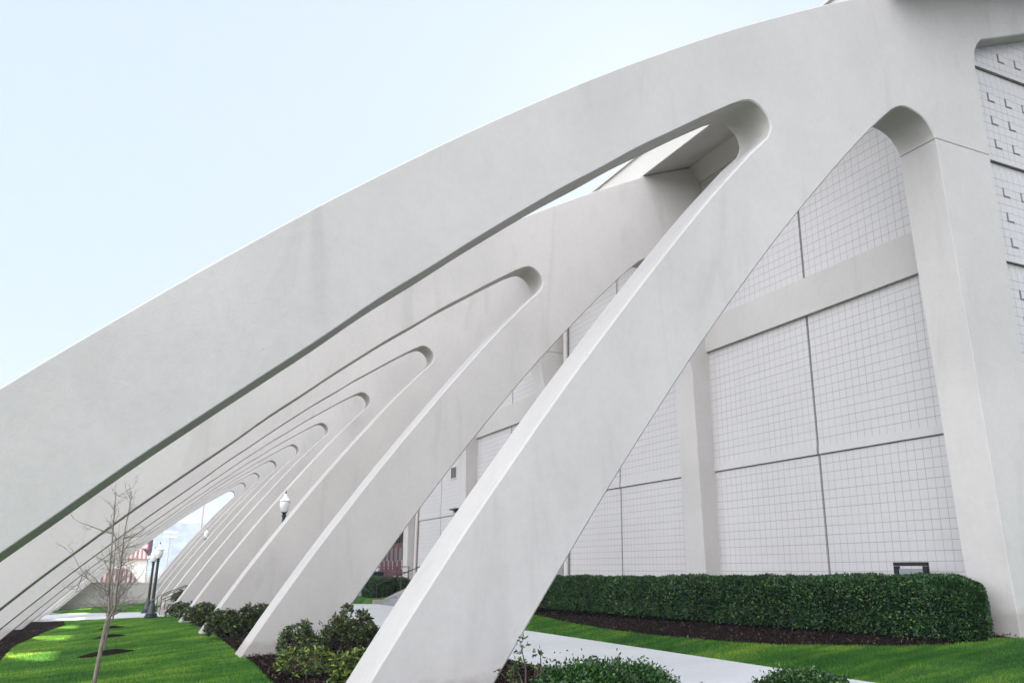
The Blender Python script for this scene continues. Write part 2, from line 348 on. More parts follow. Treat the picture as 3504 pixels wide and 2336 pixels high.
def plate(name,poly,thick,bev,mt,parent):
    """poly clockwise in (x,z) (interior on the right of each edge); front face at y=0"""
    P_=[(p[0]*S,p[1]*S+Z0) for p in poly]; n=len(P_); v=[];f=[]
    bv_=bev if hasattr(bev,'__len__') else [bev]*n
    I_=[inset(P_,c)[i] for i,c in enumerate(bv_)] if hasattr(bev,'__len__') else inset(P_,bev)
    for loop,y in ((I_,lambda c:0),(P_,lambda c:c),(P_,lambda c:thick-c),(I_,lambda c:thick)): v+=[(q[0],y(c),q[1]) for q,c in zip(loop,bv_)]
    for k in range(3):
        for i in range(n):
            j=(i+1)%n; f.append((k*n+i,(k+1)*n+i,(k+1)*n+j,k*n+j))
    me=bpy.data.meshes.new(name)
    bm=bmesh.new(); bv=[bm.verts.new(q) for q in v]
    for q in f: bm.faces.new([bv[i] for i in q])
    for a,b_,c in tessellate_polygon([[Vector((q[0],q[1],0)) for q in I_]]):
        bm.faces.new((bv[a],bv[b_],bv[c])); bm.faces.new((bv[3*n+a],bv[3*n+c],bv[3*n+b_]))
    bmesh.ops.recalc_face_normals(bm,faces=bm.faces); bm.to_mesh(me); bm.free()
    return link(name,me,mt,parent,28)
def frame_poly(back):
    parts=[(catmull(top,2),.02),(back,.02),(catmull(arch,2),.02),(catmull(legR,2),.022),(catmull(legL,2),.027),(catmull(slot,3),.022),(catmull(sof,3),.011)]
    return [p for q,_ in parts for p in q],[c for q,c in parts for _ in q]
def buttress(back,colpoly,label):
    r=empty('buttress',(0,0,0),label,'buttress','arched concrete buttresses along the facade')
    fp,fb=frame_poly(back); plate('arched_frame',fp,TH*S,fb,M_conc,r)
    plate('column',colpoly,TH*S-.004,.007,M_conc,r)
    return r
col1=[(1.5135,.9456),(1.689,.9456),(1.689,-.25),(1.556,-.25),(1.552,-.05),(1.545,.1),(1.533,.45),(1.520,.75)]
col2=[(1.5135,.9456),(1.69,.9456),(1.69,-.25),(1.602,-.25),(1.594,0),(1.577,.64)]
YB=[1.095+k for k in range(10)]
b1=buttress(girder,col1,'nearest grey concrete buttress, its outer limb and thick inner leg crossing the whole view')
b1.location=(0,YB[0]*S,0)
ords=['second','third','fourth','fifth','sixth','seventh','eighth','ninth','tenth']
lab={1:'second buttress back, warm grey, its rounded slot end showing left of the nearest inner leg',
 8:'ninth buttress back, second from the far end, slim pale limb above the retaining wall',
 9:'farthest buttress of the row, open sky and the stadium hill showing through its slot'}
b2=buttress(stub,col2,lab[1]); b2.location=(0,YB[1]*S,0)
for k in range(2,10):
    c=copy_tree(b2); c.location=(0,YB[k]*S,0)
    c['label']=lab.get(k,'%s concrete buttress counting back from the nearest, pale leg edge catching the sky light'%ords[k-1])

# ---------------- arena building ----------------
B=empty('arena_building',P(1.648,1.14,-.1),'long pale arena with scored block walls between concrete buttress columns under a sloping roof','building')
XW=1.648
def wy(a,b,z0,z1,x0,x1,mt,name):
    q=MB(); q.box(x0*S,x1*S,a*S,b*S,z0*S+Z0,z1*S+Z0); return q.build(name,mt,B)
for k in range(10):
    y0=YB[k]+TH if k<10 else 0; y1=YB[k]+1 if k<9 else 10.4; ym=1.655+k; g=.0042
    mt=M_blockh if k==3 else M_block
    if k==4:   # entrance bay
        wy(y0,ym-.36,-.2,.70,XW,XW+.02,M_conc2,'wall_panel')
    for a,b_ in ((y0,ym-g),(ym+g,y1)):
        if k==4:
            continue
        wy(a,b_,-.3,.322,XW,XW+.02,mt,'wall_panel')
        wy(a,b_,.3245,.345,XW-.0045,XW+.02,M_band,'band')
        wy(a,b_,.345,.72,XW-.0022,XW+.02,mt,'wall_panel')
    if k==4:
        wy(y0,y1,.345,.72,XW-.0022,XW+.02,mt,'wall_panel')
    if k<9 or True:
        wy(y0,ym-g,.815,1.325,XW+.001,XW+.02,mt,'wall_panel'); wy(ym+g,y1,.815,1.325,XW+.001,XW+.02,mt,'wall_panel')
    wy(y0-.002,y1+.002,.7105,.818,XW-.014,XW+.02,M_conc2,'beam')
    wy(ym-g-.004,ym+g+.004,-.3,1.325,XW+.006,XW+.03,M_joint_shade,'joint')
# frieze, soffit roof slab, fascia
q=MB(); q.prism_y([(1.609*S,1.3755*S+Z0),(1.642*S,1.322*S+Z0),(1.70*S,1.322*S+Z0),(1.70*S,1.41*S+Z0)],1.2*S,10.5*S); q.build('frieze',M_fascia,B)
q=MB(); rp=[(1.417,1.299),(1.609,1.376),(2.1,1.545),(3.0,1.805),(4.2,2.06),(6,2.25),(9,2.3),(9,2.4),(6,2.34),(4.2,2.15),(3.0,1.90),(2.1,1.645),(1.609,1.475),(1.43,1.385)]
q.prism_y([(a*S,b*S+Z0) for a,b in rp],.93*S,10.6*S); q.build('roof',M_conc2,B)
q=MB(); q.box(1.412*S,1.418*S,.925*S,10.605*S,1.2975*S+Z0,1.378*S+Z0); q.build('fascia',M_fascia,B)
q=MB(); q.box(1.404*S,1.43*S,.92*S,10.61*S,1.378*S+Z0,1.384*S+Z0); q.build('roof_edge_strip',M_pipe,B)
# end wall under the first girder: block courses with projecting blocks and overhanging bands
q=MB(); YE=1.14
def gb(x): return float(np.interp(x,[1.69,1.728,1.901,2.2,3,4.2],[1.20,1.268,1.340,1.46,1.68,1.96]))
for j in range(-5,6):
    zb=.969+.258*j; zt=zb+.258
    if zt<-.3: continue
    q.box(1.68*S,4.2*S,(YE+.0025)*S,(YE+.03)*S,(zt-.022)*S+Z0,zt*S+Z0)          # smooth recess under the next course
    q.box(1.68*S,4.2*S,YE*S,(YE+.03)*S,zb*S+Z0,(zt-.022)*S+Z0-.002)
e=q.build('end_wall',M_block_end,B)
q=MB()
for j in range(-5,6):
    zb=.969+.258*j
    q.box(1.68*S,4.2*S,(YE-.006)*S,(YE+.002)*S,zb*S+Z0,zb*S+Z0+.055)
    for r in range(3):
        zz=zb+.045+.0645*r
        for i in range(0,38):
            x=1.788+.0641*i
            if zz+.03>gb(x)-.005: continue
            q.box(x*S,(x+.0205)*S,(YE-.0022)*S,(YE+.002)*S,zz*S+Z0,(zz+.0205)*S+Z0)
q.build('projecting_blocks',M_block_end,B)
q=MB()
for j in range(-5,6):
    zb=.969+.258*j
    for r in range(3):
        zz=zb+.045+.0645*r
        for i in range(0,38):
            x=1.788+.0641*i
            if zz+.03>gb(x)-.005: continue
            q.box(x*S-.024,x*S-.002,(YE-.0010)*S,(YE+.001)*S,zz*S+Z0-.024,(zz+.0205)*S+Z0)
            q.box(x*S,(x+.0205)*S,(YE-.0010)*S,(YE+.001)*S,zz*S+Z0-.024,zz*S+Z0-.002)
q.build('block_shade_strips',M_joint_shade,B)  # dark L strips: painted shade left of and under each projecting block
wy(10.44,10.47,-.3,1.35,XW,6,M_block,'far_end_wall')
# down pipes by the third and fifth columns
for k in (2,4):
    yy=YB[k]-.03; q=MB(); q.tube([P(XW-.014,yy,-.15),P(XW-.014,yy,1.28 if k==2 else .40)],.085,12)
    for z in (.0,.25,.5,.75,1.0):
        if k==4 and z>.3: continue
        q.tube([P(XW-.014,yy,z),P(XW-.014,yy,z+.008)],.1,12)
    q.box((XW-.016)*S,(XW-.002)*S,(yy+.013)*S,(yy+.017)*S,-.15*S+Z0,(1.28 if k==2 else .4)*S+Z0)
    q.build('downpipe',M_pipe,B,40)
# narrow window and wall light in the fourth bay
q=MB(); q.box((XW-.006)*S,(XW)*S,4.40*S,4.50*S,.527*S+Z0,.60*S+Z0); win=q.build('window',M_pipe,B)
q=MB(); q.box((XW-.0075)*S-0.0,(XW-.0062)*S,4.41*S,4.49*S,.534*S+Z0,.594*S+Z0); g_=q.build('pane',M_glass,B); 
g_.parent=win; g_.matrix_parent_inverse=Matrix(); g_.location=(0,0,0)
q=MB(); q.box((XW-.03)*S,(XW-.004)*S,4.33*S,4.44*S,.350*S+Z0,.356*S+Z0); q.box((XW-.012)*S,(XW-.004)*S,4.36*S,4.41*S,.338*S+Z0,.350*S+Z0); q.build('wall_light',M_black,B)
# maroon entrance doors in the fifth bay (y 5.30 - 6.0)
q=MB(); q.box((XW+.03)*S,(XW+.05)*S,5.19*S,6.1*S,-.1*S+Z0,.33*S+Z0); q.build('vestibule',M_black,B)
def door(a,b_):
    z0,z1=-.06,.185
    q=MB(); X0,X1=(XW+.004)*S,(XW+.012)*S; fr=.011
    q.box(X0,X1,a*S,(a+fr)*S,z0*S+Z0,z1*S+Z0); q.box(X0,X1,(b_-fr)*S,b_*S,z0*S+Z0,z1*S+Z0)
    q.box(X0,X1,(a+fr)*S,(b_-fr)*S,z0*S+Z0,(z0+.14)*S+Z0); q.box(X0,X1,(a+fr)*S,(b_-fr)*S,(z1-.015)*S+Z0,z1*S+Z0)
    d=q.build('door',M_maroon,B)
    for nm,bx,mm in (('pane',(X0+.02,X1-.02,(a+fr)*S,(b_-fr)*S,(z0+.14)*S+Z0,(z1-.015)*S+Z0),M_glass),('handle',(X0-.06,X0-.03,(b_-.016)*S,(b_-.0125)*S,(z0+.09)*S+Z0,(z0+.15)*S+Z0),M_pipe)):
        q=MB(); q.box(*bx); o=q.build(nm,mm,B); o.parent=d; o.location=(0,0,0)
for i in range(6): door(5.30+i*.105,5.30+i*.105+.1)
q=MB(); q.box((XW+.002)*S,(XW+.014)*S,5.285*S,5.95*S,.186*S+Z0,.20*S+Z0)
for i in range(7): q.box((XW+.004)*S,(XW+.012)*S,(5.29+i*.105)*S,(5.299+i*.105)*S,.2005*S+Z0,.30*S+Z0)
q.build('transom_frame',M_maroon,B)
wy(5.192,5.283,-.2,.322,XW,XW+.02,M_conc2,'wall_panel'); wy(5.96,6.093,-.2,.322,XW,XW+.02,M_conc2,'wall_panel'); wy(5.192,6.093,.3225,.345,XW-.004,XW+.02,M_conc2,'band')

# ---------------- steps, cheek walls, rails ----------------
def stair(x0,y0,y1,z0,n,run,rise,label):
    r=empty('steps',P(x0,(y0+y1)/2,z0),label,'steps')
    for i in range(n):
        q=MB(); q.box((x0+run*i)*S,(x0+run*(i+1)+(run*.2 if i<n-1 else .35))*S,(y0+.012)*S,(y1-.012)*S,(z0-.05)*S+Z0,(z0+rise*(i+1))*S+Z0-.001*i)
        q.build('step',M_step,r)
    L=run*n
    for yy in (y0,y1-.0115):
        q=MB(); h=.031
        pl=[(x0-.045,z0-.06),(x0+L+.25,z0-.06),(x0+L+.25,z0+rise*n+h),(x0+L,z0+rise*n+h),(x0+.012,z0+h),(x0-.045,z0+h-.002)]
        q.prism_y([(a*S,b*S+Z0) for a,b in pl],yy*S,(yy+.0115)*S); o=q.build('cheek_wall',M_conc,r)
    return r
stair(1.285,3.50,4.56,-.165,5,.042,.0185,'grey stone steps with pale cheek walls climbing to the maroon entrance doors')
stair(.245,5.17,5.50,-.240,4,.046,.018,'low pale steps beside the two lamp posts at the end of the lower path')
posts_full={}
def rails(name,lines,posts,label,rr=.024):
    posts_full[name]=posts
    r=empty(name,P(posts[0][0],posts[0][1],posts[0][2]),label,'handrail')
    for pl in lines: q=MB(); q.tube([P(*p) for p in pl],rr,8); q.build('rail',M_rail,r,50)
    for x,y,zb,zt in posts: q=MB(); q.tube([P(x,y,zb),P(x,y,zt)],rr,8); q.build('post',M_rail,r,50)
    return r
rails('handrail',[[(.200,5.18,-.140),(.36,5.18,-.068),(.44,5.18,-.032)],[(.206,5.18,-.157),(.36,5.18,-.084),(.44,5.18,-.048)],[(.217,5.18,-.166),(.36,5.18,-.099)]],[(.200,5.18,-.245,-.139),(.221,5.18,-.235,-.156),(.36,5.18,-.18,-.068)],'dark maroon double handrail rising up the low steps by the lamp posts',.02)
rails('handrail',[[(.190,5.49,-.148),(.34,5.49,-.083)]],[(.190,5.49,-.235,-.147),(.34,5.49,-.17,-.083)],'dark maroon handrail on the far side of the low steps',.02)
rails('handrail',[[(1.258,4.555,-.058),(1.49,4.555,.038),(1.56,4.555,.066)]],[(1.258,4.555,-.14,-.058),(1.393,4.555,-.09,-.003),(1.53,4.555,-.02,.053)],'maroon handrail climbing beside the entrance steps above the cheek wall',.024)
rails('handrail',[[(1.56,4.95,.044),(1.56,5.85,.044)],[(1.56,4.95,.012),(1.56,5.85,.012)]],[(1.56,4.95,-.06,.045),(1.56,5.2,-.06,.044),(1.56,5.45,-.06,.044),(1.56,5.85,-.06,.044)],'maroon landing rail in front of the entrance doors',.024)
# landing and its low wall beyond the entrance steps
q=MB(); q.box(1.50*S,(XW)*S,4.6*S,6.05*S,-.3*S+Z0,-.065*S+Z0); tag(q.build('entrance_landing',M_step),kind='structure')
q=MB(); q.box(1.24*S,1.495*S,5.02*S,5.05*S,-.3*S+Z0,-.0385*S+Z0); tag(q.build('garden_wall',M_conc2),'low plain beige wall behind the hedge at the entrance steps','wall')
# little pale planter at the landing edge and dark bin
q=MB(); q.lathe([(.13,0),(.2,.05),(.26,.38),(.29,.4),(.29,.46),(.24,.47)],P(1.52,5.02,-.064),20); tag(q.build('planter',mat('stone_pot',(.45,.40,.33),.9),None,40),'small tan round planter at the foot of the maroon doors','planter')
q=MB(); a=P(1.545,5.62,-.064); q.box(a[0]-.3,a[0]+.3,a[1]-.45,a[1]+.45,a[2]+.05,a[2]+.62); q.box(a[0]-.34,a[0]+.34,a[1]-.5,a[1]+.5,a[2]+.625,a[2]+.70)
for dx in (-.25,.25):
    for dy in (-.4,.4): q.box(a[0]+dx-.04,a[0]+dx+.04,a[1]+dy-.04,a[1]+dy+.04,a[2],a[2]+.05)
tag(q.build('storage_box',mat('teal_black_box',(.008,.02,.024),.5)),'dark box standing before the maroon doors behind the rail','box')

# retaining wall across the lower lawn
q=MB(); q.box(-3*S,.62*S,8.262*S,8.31*S,-.6*S+Z0,-.1175*S+Z0); q.box(-3*S,.62*S,8.258*S,8.314*S,-.117*S+Z0,-.109*S+Z0)
tag(q.build('retaining_wall',M_conc2),'long plain beige retaining wall closing off the far lawn beneath the limbs','wall')
# black framed board behind the hedge
q=MB(); r=empty('notice_board',P(1.56,1.33,-.1),'black framed board just showing above the hedge top before the block wall','sign')
q=MB(); xx=1.585
for a,b_,c,d in ((1.310,1.321,-.1,.034),(1.387,1.398,-.1,.034),(1.310,1.398,.0345,.0425)): q.box(xx*S,(xx+.008)*S,a*S,b_*S,c*S+Z0,d*S+Z0)
q.build('frame',M_black,r)
q=MB(); q.box((xx+.003)*S,(xx+.006)*S,1.3215*S,1.3865*S,-.06*S+Z0,.0285*S+Z0); q.build('panel',mat('grey_sheet',(.20,.22,.23),.6),r)

# ---------------- lamp posts ----------------
def lamp(hpost):
    r=empty('lamp_post',(0,0,0),'x','lamp post','acorn globe lamp posts by the paths')
    q=MB(); q.lathe([(.30,0),(.30,.10),(.26,.12),(.26,.20),(.20,.24),(.17,.30),(.165,.52),(.13,.58),(.10,.66),(.085,.70)],(0,0,0),16); q.build('base',M_green,r,35)
    q=MB(); H=hpost
    q.lathe([(.075,.7),(.072,1.2),(.06,H-.16),(.085,H-.14),(.085,H-.11),(.062,H-.08),(.07,H-.03),(.12,H)],(0,0,0),14); q.build('pole',M_green,r,35)
    q=MB(); q.lathe([(.10,H+.001),(.13,H+.05),(.17,H+.18),(.185,H+.30),(.17,H+.38)],(0,0,0),20); q.build('globe',M_globe,r,60)
    q=MB(); q.lathe([(.195,H+.385),(.20,H+.41),(.14,H+.47),(.075,H+.55),(.05,H+.62),(.045,H+.66)],(0,0,0),20); c=q.build('cap',M_cap,r,40)
    q=MB(); q.lathe([(.02,H+.661),(.035,H+.69),(.012,H+.73),(.004,H+.80)],(0,0,0),10); f=q.build('finial',M_green,r,50); f.parent=c
    return r
l1=lamp(2.68); l1.location=P(.150,4.93,gz(.15,4.93)); l1['label']='nearer of the two dark green lamp posts standing together by the lower path'
l1.location.z+=.01
l2=copy_tree(l1); l2.location=P(.149,5.74,gz(.149,5.74)); l2['label']='farther of the paired dark lamp posts, partly behind the nearer one'
l3=lamp(3.75); l3.location=P(.552,3.45,gz(.552,3.45)); l3['label']='lamp post whose white globe stands out against the third and fourth inner legs'
l4=lamp(3.75); l4.location=P(.600,7.8,.359-(3.75+.75)/S); l4['label']='small distant lamp globe peeping over the far inner legs'

# ---------------- foliage ----------------
def leaves(name,Pt,Nr,L,W,mt,parent=None,spread=.8,kind=None,bend=.25):
    n=len(Pt); Pt=np.asarray(Pt,float); Nr=np.asarray(Nr,float)
    d=Nr+RNG.normal(0,spread,(n,3)); d/=np.linalg.norm(d,axis=1,keepdims=True)+1e-9
    t=np.cross(d,RNG.normal(0,1,(n,3))); t/=np.linalg.norm(t,axis=1,keepdims=True)+1e-9
    nn=np.cross(d,t); l=(L*RNG.uniform(.65,1.25,n))[:,None]; w=(W*RNG.uniform(.7,1.2,n))[:,None]
    v=np.empty((n,6,3)); v[:,0]=Pt; v[:,1]=Pt+d*l*.35+t*w*.5+nn*l*.04; v[:,2]=Pt+d*l*.75+t*w*.38; v[:,3]=Pt+d*l-nn*l*bend; v[:,4]=Pt+d*l*.75-t*w*.38; v[:,5]=Pt+d*l*.35-t*w*.5+nn*l*.04
    idx=np.arange(n*6).reshape(n,6)
    me=bpy.data.meshes.new(name); me.vertices.add(n*6); me.vertices.foreach_set('co',v.ravel())
    me.loops.add(n*6); me.loops.foreach_set('vertex_index',idx.ravel()); me.polygons.add(n)
    me.polygons.foreach_set('loop_start',np.arange(n)*6); me.polygons.foreach_set('loop_total',np.full(n,6)); me.update(); me.validate()
    o=link(name,me,mt,None)
    if parent: o.parent=parent; me.transform(Matrix.Translation(-parent.location))
    return o
def fbm(x,y,z): return noise.fractal(Vector((x,y,z)),.8,2.0,3)
def hedge(label,x0,x1,y0,y1,zt,nl,L=.055,skew=0,tilt=0):
    r=empty('hedge',P((x0+x1)/2,(y0+y1)/2,gz((x0+x1)/2,(y0+y1)/2)),label,'hedge')
    X0,X1,Y0,Y1=x0*S,x1*S,y0*S,y1*S; xc=(X0+X1)/2; hw=(X1-X0)/2; pts=[];nr=[]
    def surf(u,th,shrink=0):
        # u along the length 0..1, th section angle 0 (front foot) .. pi (back foot)
        y=Y0+(Y1-Y0)*u; endd=min(y-Y0,Y1-y); R=.95
        k=1-(1-min(1,max(0,endd)/R))**2.4; k=max(k,0)**.5
        zg=gz((X0+.1)/S,y/S)*S+Z0; h=((zt+tilt*(1-u)**1.3)*S+Z0-zg)
        c,s_=math.cos(th),math.sin(th); pw=.42
        cx=-math.copysign(abs(c)**pw,c); sz=abs(s_)**pw
        hh=h*(.70+.30*k)
        b=fbm(y*1.1,th*1.4,3)*.085+fbm(y*3.5,th*3.2,9)*.05-shrink
        x=xc-skew*(y-Y0)+cx*(hw+b)*(k if k>.05 else .05)*(1-.05*(1-sz)); z=zg+.03+(hh-.03+b*.7)*sz
        return x,y,z,cx,sz
    while len(pts)<nl:
        a=random.random(); th=random.random()*math.pi if random.random()<.86 else random.random()**2*.10
        u=random.random() if random.random()<.9 else random.random()**2*.06
        x,y,z,cx,sz=surf(u,th,random.random()**2*.10)
        ey=-1 if u*(Y1-Y0)<.5 else 0
        pts.append((x,y,z)); nr.append((cx*1.0,ey*.8,.35+sz*.6 if z>zt*S+Z0-.2 else .35))
    leaves('foliage',pts,nr,L,L*.5,M_hedge,r,.75)
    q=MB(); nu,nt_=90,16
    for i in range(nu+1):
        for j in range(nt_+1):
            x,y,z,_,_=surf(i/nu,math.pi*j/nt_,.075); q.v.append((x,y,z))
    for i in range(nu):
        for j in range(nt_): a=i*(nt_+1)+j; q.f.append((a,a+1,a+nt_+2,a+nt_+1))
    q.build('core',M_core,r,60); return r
hedge('long clipped evergreen hedge running below the block wall, rounded at its right end',1.430,1.545,1.115,3.0,-.003,84000,.052,.075,.016)
hedge('short clipped hedge beside the entrance steps seen between the two nearest legs',1.255,1.50,4.60,4.96,-.018,9000,.055)
def shrub(name,label,cx,cy,rx,ry,h,nl,mt,L,stems=14,whorl=True,openness=.35,cat='shrub',group=None,seed=0,core=True,zoff=0):
    rs=random.Random(seed); zb=gz(cx,cy)*S+Z0+zoff; cx*=S; cy*=S
    r=empty(name,(cx,cy,zb),label,cat,group); pts=[];nr=[]; q=MB(); tips=[]
    ntip=int(nl/7) if whorl else int(nl/5)
    for i in range(ntip):
        a=rs.random()*2*math.pi; rr=rs.random()**.45; el=rs.random()
        ct=math.cos(a)*rr; st=math.sin(a)*rr
        dome=math.sqrt(max(0,1-rr*rr))
        lump=1+(.42 if whorl else .16)*noise.noise(Vector((cx+ct*2.2+seed,cy+st*2.2,seed*1.7)))+.12*noise.noise(Vector((cx+ct*6,cy+st*6,seed)))
        z=h*(.30+.70*dome**.8*lump)*(1-(rs.random()**1.6)*(.32 if not whorl else .7))
        p=Vector((cx+ct*rx*lump,cy+st*ry*lump,zb+max(z,.05)))
        if openness and noise.noise(Vector((p.x*4.1,p.y*4.1,p.z*4.1+seed)))<-.25-.2*(1-openness): continue
        tips.append(p)
        out=Vector((ct,st,.55+.5*dome)).normalized()
        for k in range(7 if whorl else 5):
            if whorl:
                an=k*2*math.pi/7+rs.random(); t1=out.orthogonal().normalized(); t2=out.cross(t1)
                d=(t1*math.cos(an)+t2*math.sin(an))*1.0+out*.45
            else: d=out+Vector((rs.gauss(0,.8),rs.gauss(0,.8),rs.gauss(0,.5)))
            o=Vector((rs.gauss(0,1),rs.gauss(0,1),rs.gauss(0,1)))*(.012 if whorl else .03)
            pts.append(p+o); nr.append(d.normalized())
    leaves('foliage',pts,nr,L,L*(.36 if whorl else .5),mt,r,.18 if whorl else .5)
    for i in range(stems):
        tp=rs.choice(tips); b=Vector((cx+rs.gauss(0,.07),cy+rs.gauss(0,.07),zb-.03)); mid=b.lerp(tp,.5)+Vector((0,0,.08+.1*rs.random()))+Vector((rs.gauss(0,.04),rs.gauss(0,.04),0))
        q.tube([b,b.lerp(mid,.6),mid,tp.lerp(mid,.4),tp],[.014,.012,.010,.007,.004],5,False)
        for _ in range(3):
            t2=min((t for t in rs.sample(tips,min(12,len(tips)))),key=lambda t:(t-mid).length); q.tube([mid,mid.lerp(t2,.5)+Vector((0,0,.03)),t2],[.007,.005,.003],4,False)
    q.build('stems',M_twig,r)
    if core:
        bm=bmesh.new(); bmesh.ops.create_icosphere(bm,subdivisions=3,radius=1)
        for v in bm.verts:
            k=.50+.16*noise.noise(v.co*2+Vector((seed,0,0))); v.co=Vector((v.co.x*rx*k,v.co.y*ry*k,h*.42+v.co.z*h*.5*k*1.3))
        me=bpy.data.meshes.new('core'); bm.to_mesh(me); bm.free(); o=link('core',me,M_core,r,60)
    return r
G='rhododendrons planted between the inner legs'
shrub('rhododendron','round dark rhododendron against the second leg, left of the pair nearest the camera',.366,1.88,.44,.42,.70,2600,M_rhodo,.085,26,group=G,seed=1,core=False,openness=1.4)
shrub('rhododendron','tall dark rhododendron behind the nearest leg with the walkway showing through its open top',.486,1.93,.60,.50,.93,3500,M_rhodo,.085,34,group=G,seed=2,core=False,openness=1.5)
shrub('rhododendron','sparse low yellow-green shrub on the mulch in front of the two dark rhododendrons',.326,1.62,.55,.38,.44,1300,M_yel,.085,34,group=G,seed=3,core=False,openness=.9)
shrub('rhododendron','yellow-green shrub tucked against the left edge of the nearest leg',.372,1.42,.40,.36,.50,2200,M_yel,.085,20,group=G,seed=4,core=False,openness=.2)
shrub('rhododendron','bushy green rhododendron at the left between the second and third legs',.300,2.80,.50,.45,.70,4300,M_rhodo,.090,14,group=G,seed=5)
shrub('rhododendron','bushy green rhododendron at the right between the second and third legs, touching its neighbour',.400,2.84,.55,.45,.82,4800,M_rhodo,.090,14,group=G,seed=6)
shrub('rhododendron','small rhododendron between the third and fourth legs',.305,3.75,.62,.5,.68,2600,M_rhodo,.12,12,group=G,seed=7)
shrub('rhododendron','small purple tinged rhododendron between the fourth and fifth legs beside the low steps',.283,4.62,.55,.45,.62,1800,M_rhodo,.13,12,group=G,seed=8)
shrub('rhododendron','little shrub behind the maroon double rail above the low steps',.325,5.75,.45,.4,.62,900,M_rhodo,.13,8,group=G,seed=9,zoff=.35)
GB='boxwoods at the bottom edge beside the walkway'
shrub('boxwood','bigger of two joined dark boxwoods at the bottom edge, right of the nearest leg',.420,.745,.56,.50,.86,24000,M_box,.036,10,False,.1,'shrub',GB,11)
shrub('boxwood','smaller dark boxwood at the bottom edge, joined to a bigger one on its left',.502,.79,.44,.42,.76,18000,M_box,.036,10,False,.1,'shrub',GB,15)
shrub('boxwood','separate low boxwood at the bottom edge in the middle of the pale walkway strip',.682,.74,.62,.45,.68,24000,M_box,.036,10,False,.1,'shrub',GB,12)
shrub('small_shrub','leggy azalea with bare stems and few leaves in front of the walkway edge',.478,1.02,.26,.22,.86,300,M_rhodo,.058,13,True,.9,'shrub',None,13,False)
shrub('small_shrub','little bright yellow-green shrub at the foot of the leggy azalea',.466,.98,.22,.20,.36,900,M_yel,.07,10,True,.2,'shrub',None,14,False)

# ---------------- bare trees ----------------
TR=[[[-0.23,16.02,-0.6],[-0.25,16.02,-0.13],[-0.23,16.02,0.26],[-0.21,16.02,0.67],[-0.19,16.02,0.95]],[[-0.19,16.02,0.96],[-0.17,16.03,1.09],[-0.24,16.05,1.64],[-0.3,16.07,2.53],[-0.32,16.09,2.87],[-0.33,16.1,3.12]],[[-0.19,16.02,0.96],[-0.09,16.0,1.18],[-0.11,15.98,1.56],[-0.09,15.96,1.88],[-0.11,15.95,2.38],[-0.09,15.93,2.78],[-0.07,15.91,3.03]],[[-0.3,16.02,2.4],[-0.48,15.92,2.45],[-0.65,15.83,2.51],[-0.79,15.74,2.55],[-0.91,15.65,2.61]],[[-0.22,16.02,1.45],[-0.4,15.96,1.53],[-0.53,15.9,1.62],[-0.63,15.84,1.69],[-0.73,15.78,1.74]],[[-0.57,16.02,1.65],[-0.75,16.1,1.87],[-0.83,16.19,2.0],[-1.02,16.28,2.17]],[[-0.22,16.02,1.39],[-0.46,16.05,1.66],[-0.68,16.09,1.83]],[[-0.17,16.02,1.11],[-0.35,15.84,1.2],[-0.57,15.66,1.32]],[[-0.13,16.02,1.05],[0.13,16.0,1.2],[0.4,15.98,1.28],[0.72,15.96,1.46]],[[-0.09,16.02,1.22],[0.08,16.01,1.28],[0.27,16.0,1.37]],[[-0.12,16.02,1.51],[0.03,15.87,1.77],[0.16,15.72,1.9]],[[-0.25,16.02,1.77],[-0.38,16.12,1.96],[-0.46,16.22,1.96]],[[-0.1,16.02,1.84],[0.0,15.85,1.94],[0.18,15.68,2.03]],[[-0.1,16.02,2.32],[0.02,15.97,2.36],[0.09,15.92,2.38]],[[-0.1,16.02,2.14],[-0.0,16.02,2.19],[0.08,16.03,2.21]],[[-0.08,16.02,1.34],[0.09,16.0,1.52],[0.26,15.98,1.74],[0.3,15.95,1.87]],[[-0.35,16.02,3.09],[-0.28,16.05,3.04],[-0.12,16.09,3.18]],[[-0.3,16.02,2.46],[-0.38,16.12,2.6],[-0.43,16.23,2.63]],[[-0.1,16.02,1.9],[-0.19,16.22,2.26],[-0.21,16.42,2.58]],[[-0.1,16.02,1.22],[0.09,15.92,1.65],[0.08,15.83,1.88]],[[-0.18,16.02,1.01],[-0.29,16.08,1.34],[-0.44,16.15,1.49]],[[-0.66,16.02,1.69],[-0.7,16.1,1.51],[-0.73,16.19,1.42]],[[-0.1,16.02,2.03],[0.0,15.92,2.32],[0.25,15.83,2.45]]]
def twigs(q,pl,rs,n,ln,r0=.006,depth=0):
    for _ in range(n):
        i=rs.randrange(len(pl)-1); a=pl[i].lerp(pl[i+1],rs.random()); d=(pl[i+1]-pl[i]).normalized()
        d=(d*.8+Vector((rs.gauss(0,.6),rs.gauss(0,.6),rs.gauss(.15,.45)))).normalized(); l=ln*rs.uniform(.4,1.2)
        m1=a+d*l*.5+Vector((rs.gauss(0,.02),rs.gauss(0,.02),rs.gauss(0,.02))); e=a+d*l+Vector((rs.gauss(0,.04),rs.gauss(0,.04),.03))
        q.tube([a,m1,e],[r0,r0*.7,r0*.35],4,False)
        if l>ln*.6 and depth<2: twigs(q,[a,m1,e],rs,2,ln*.45,r0*.6,depth+1)
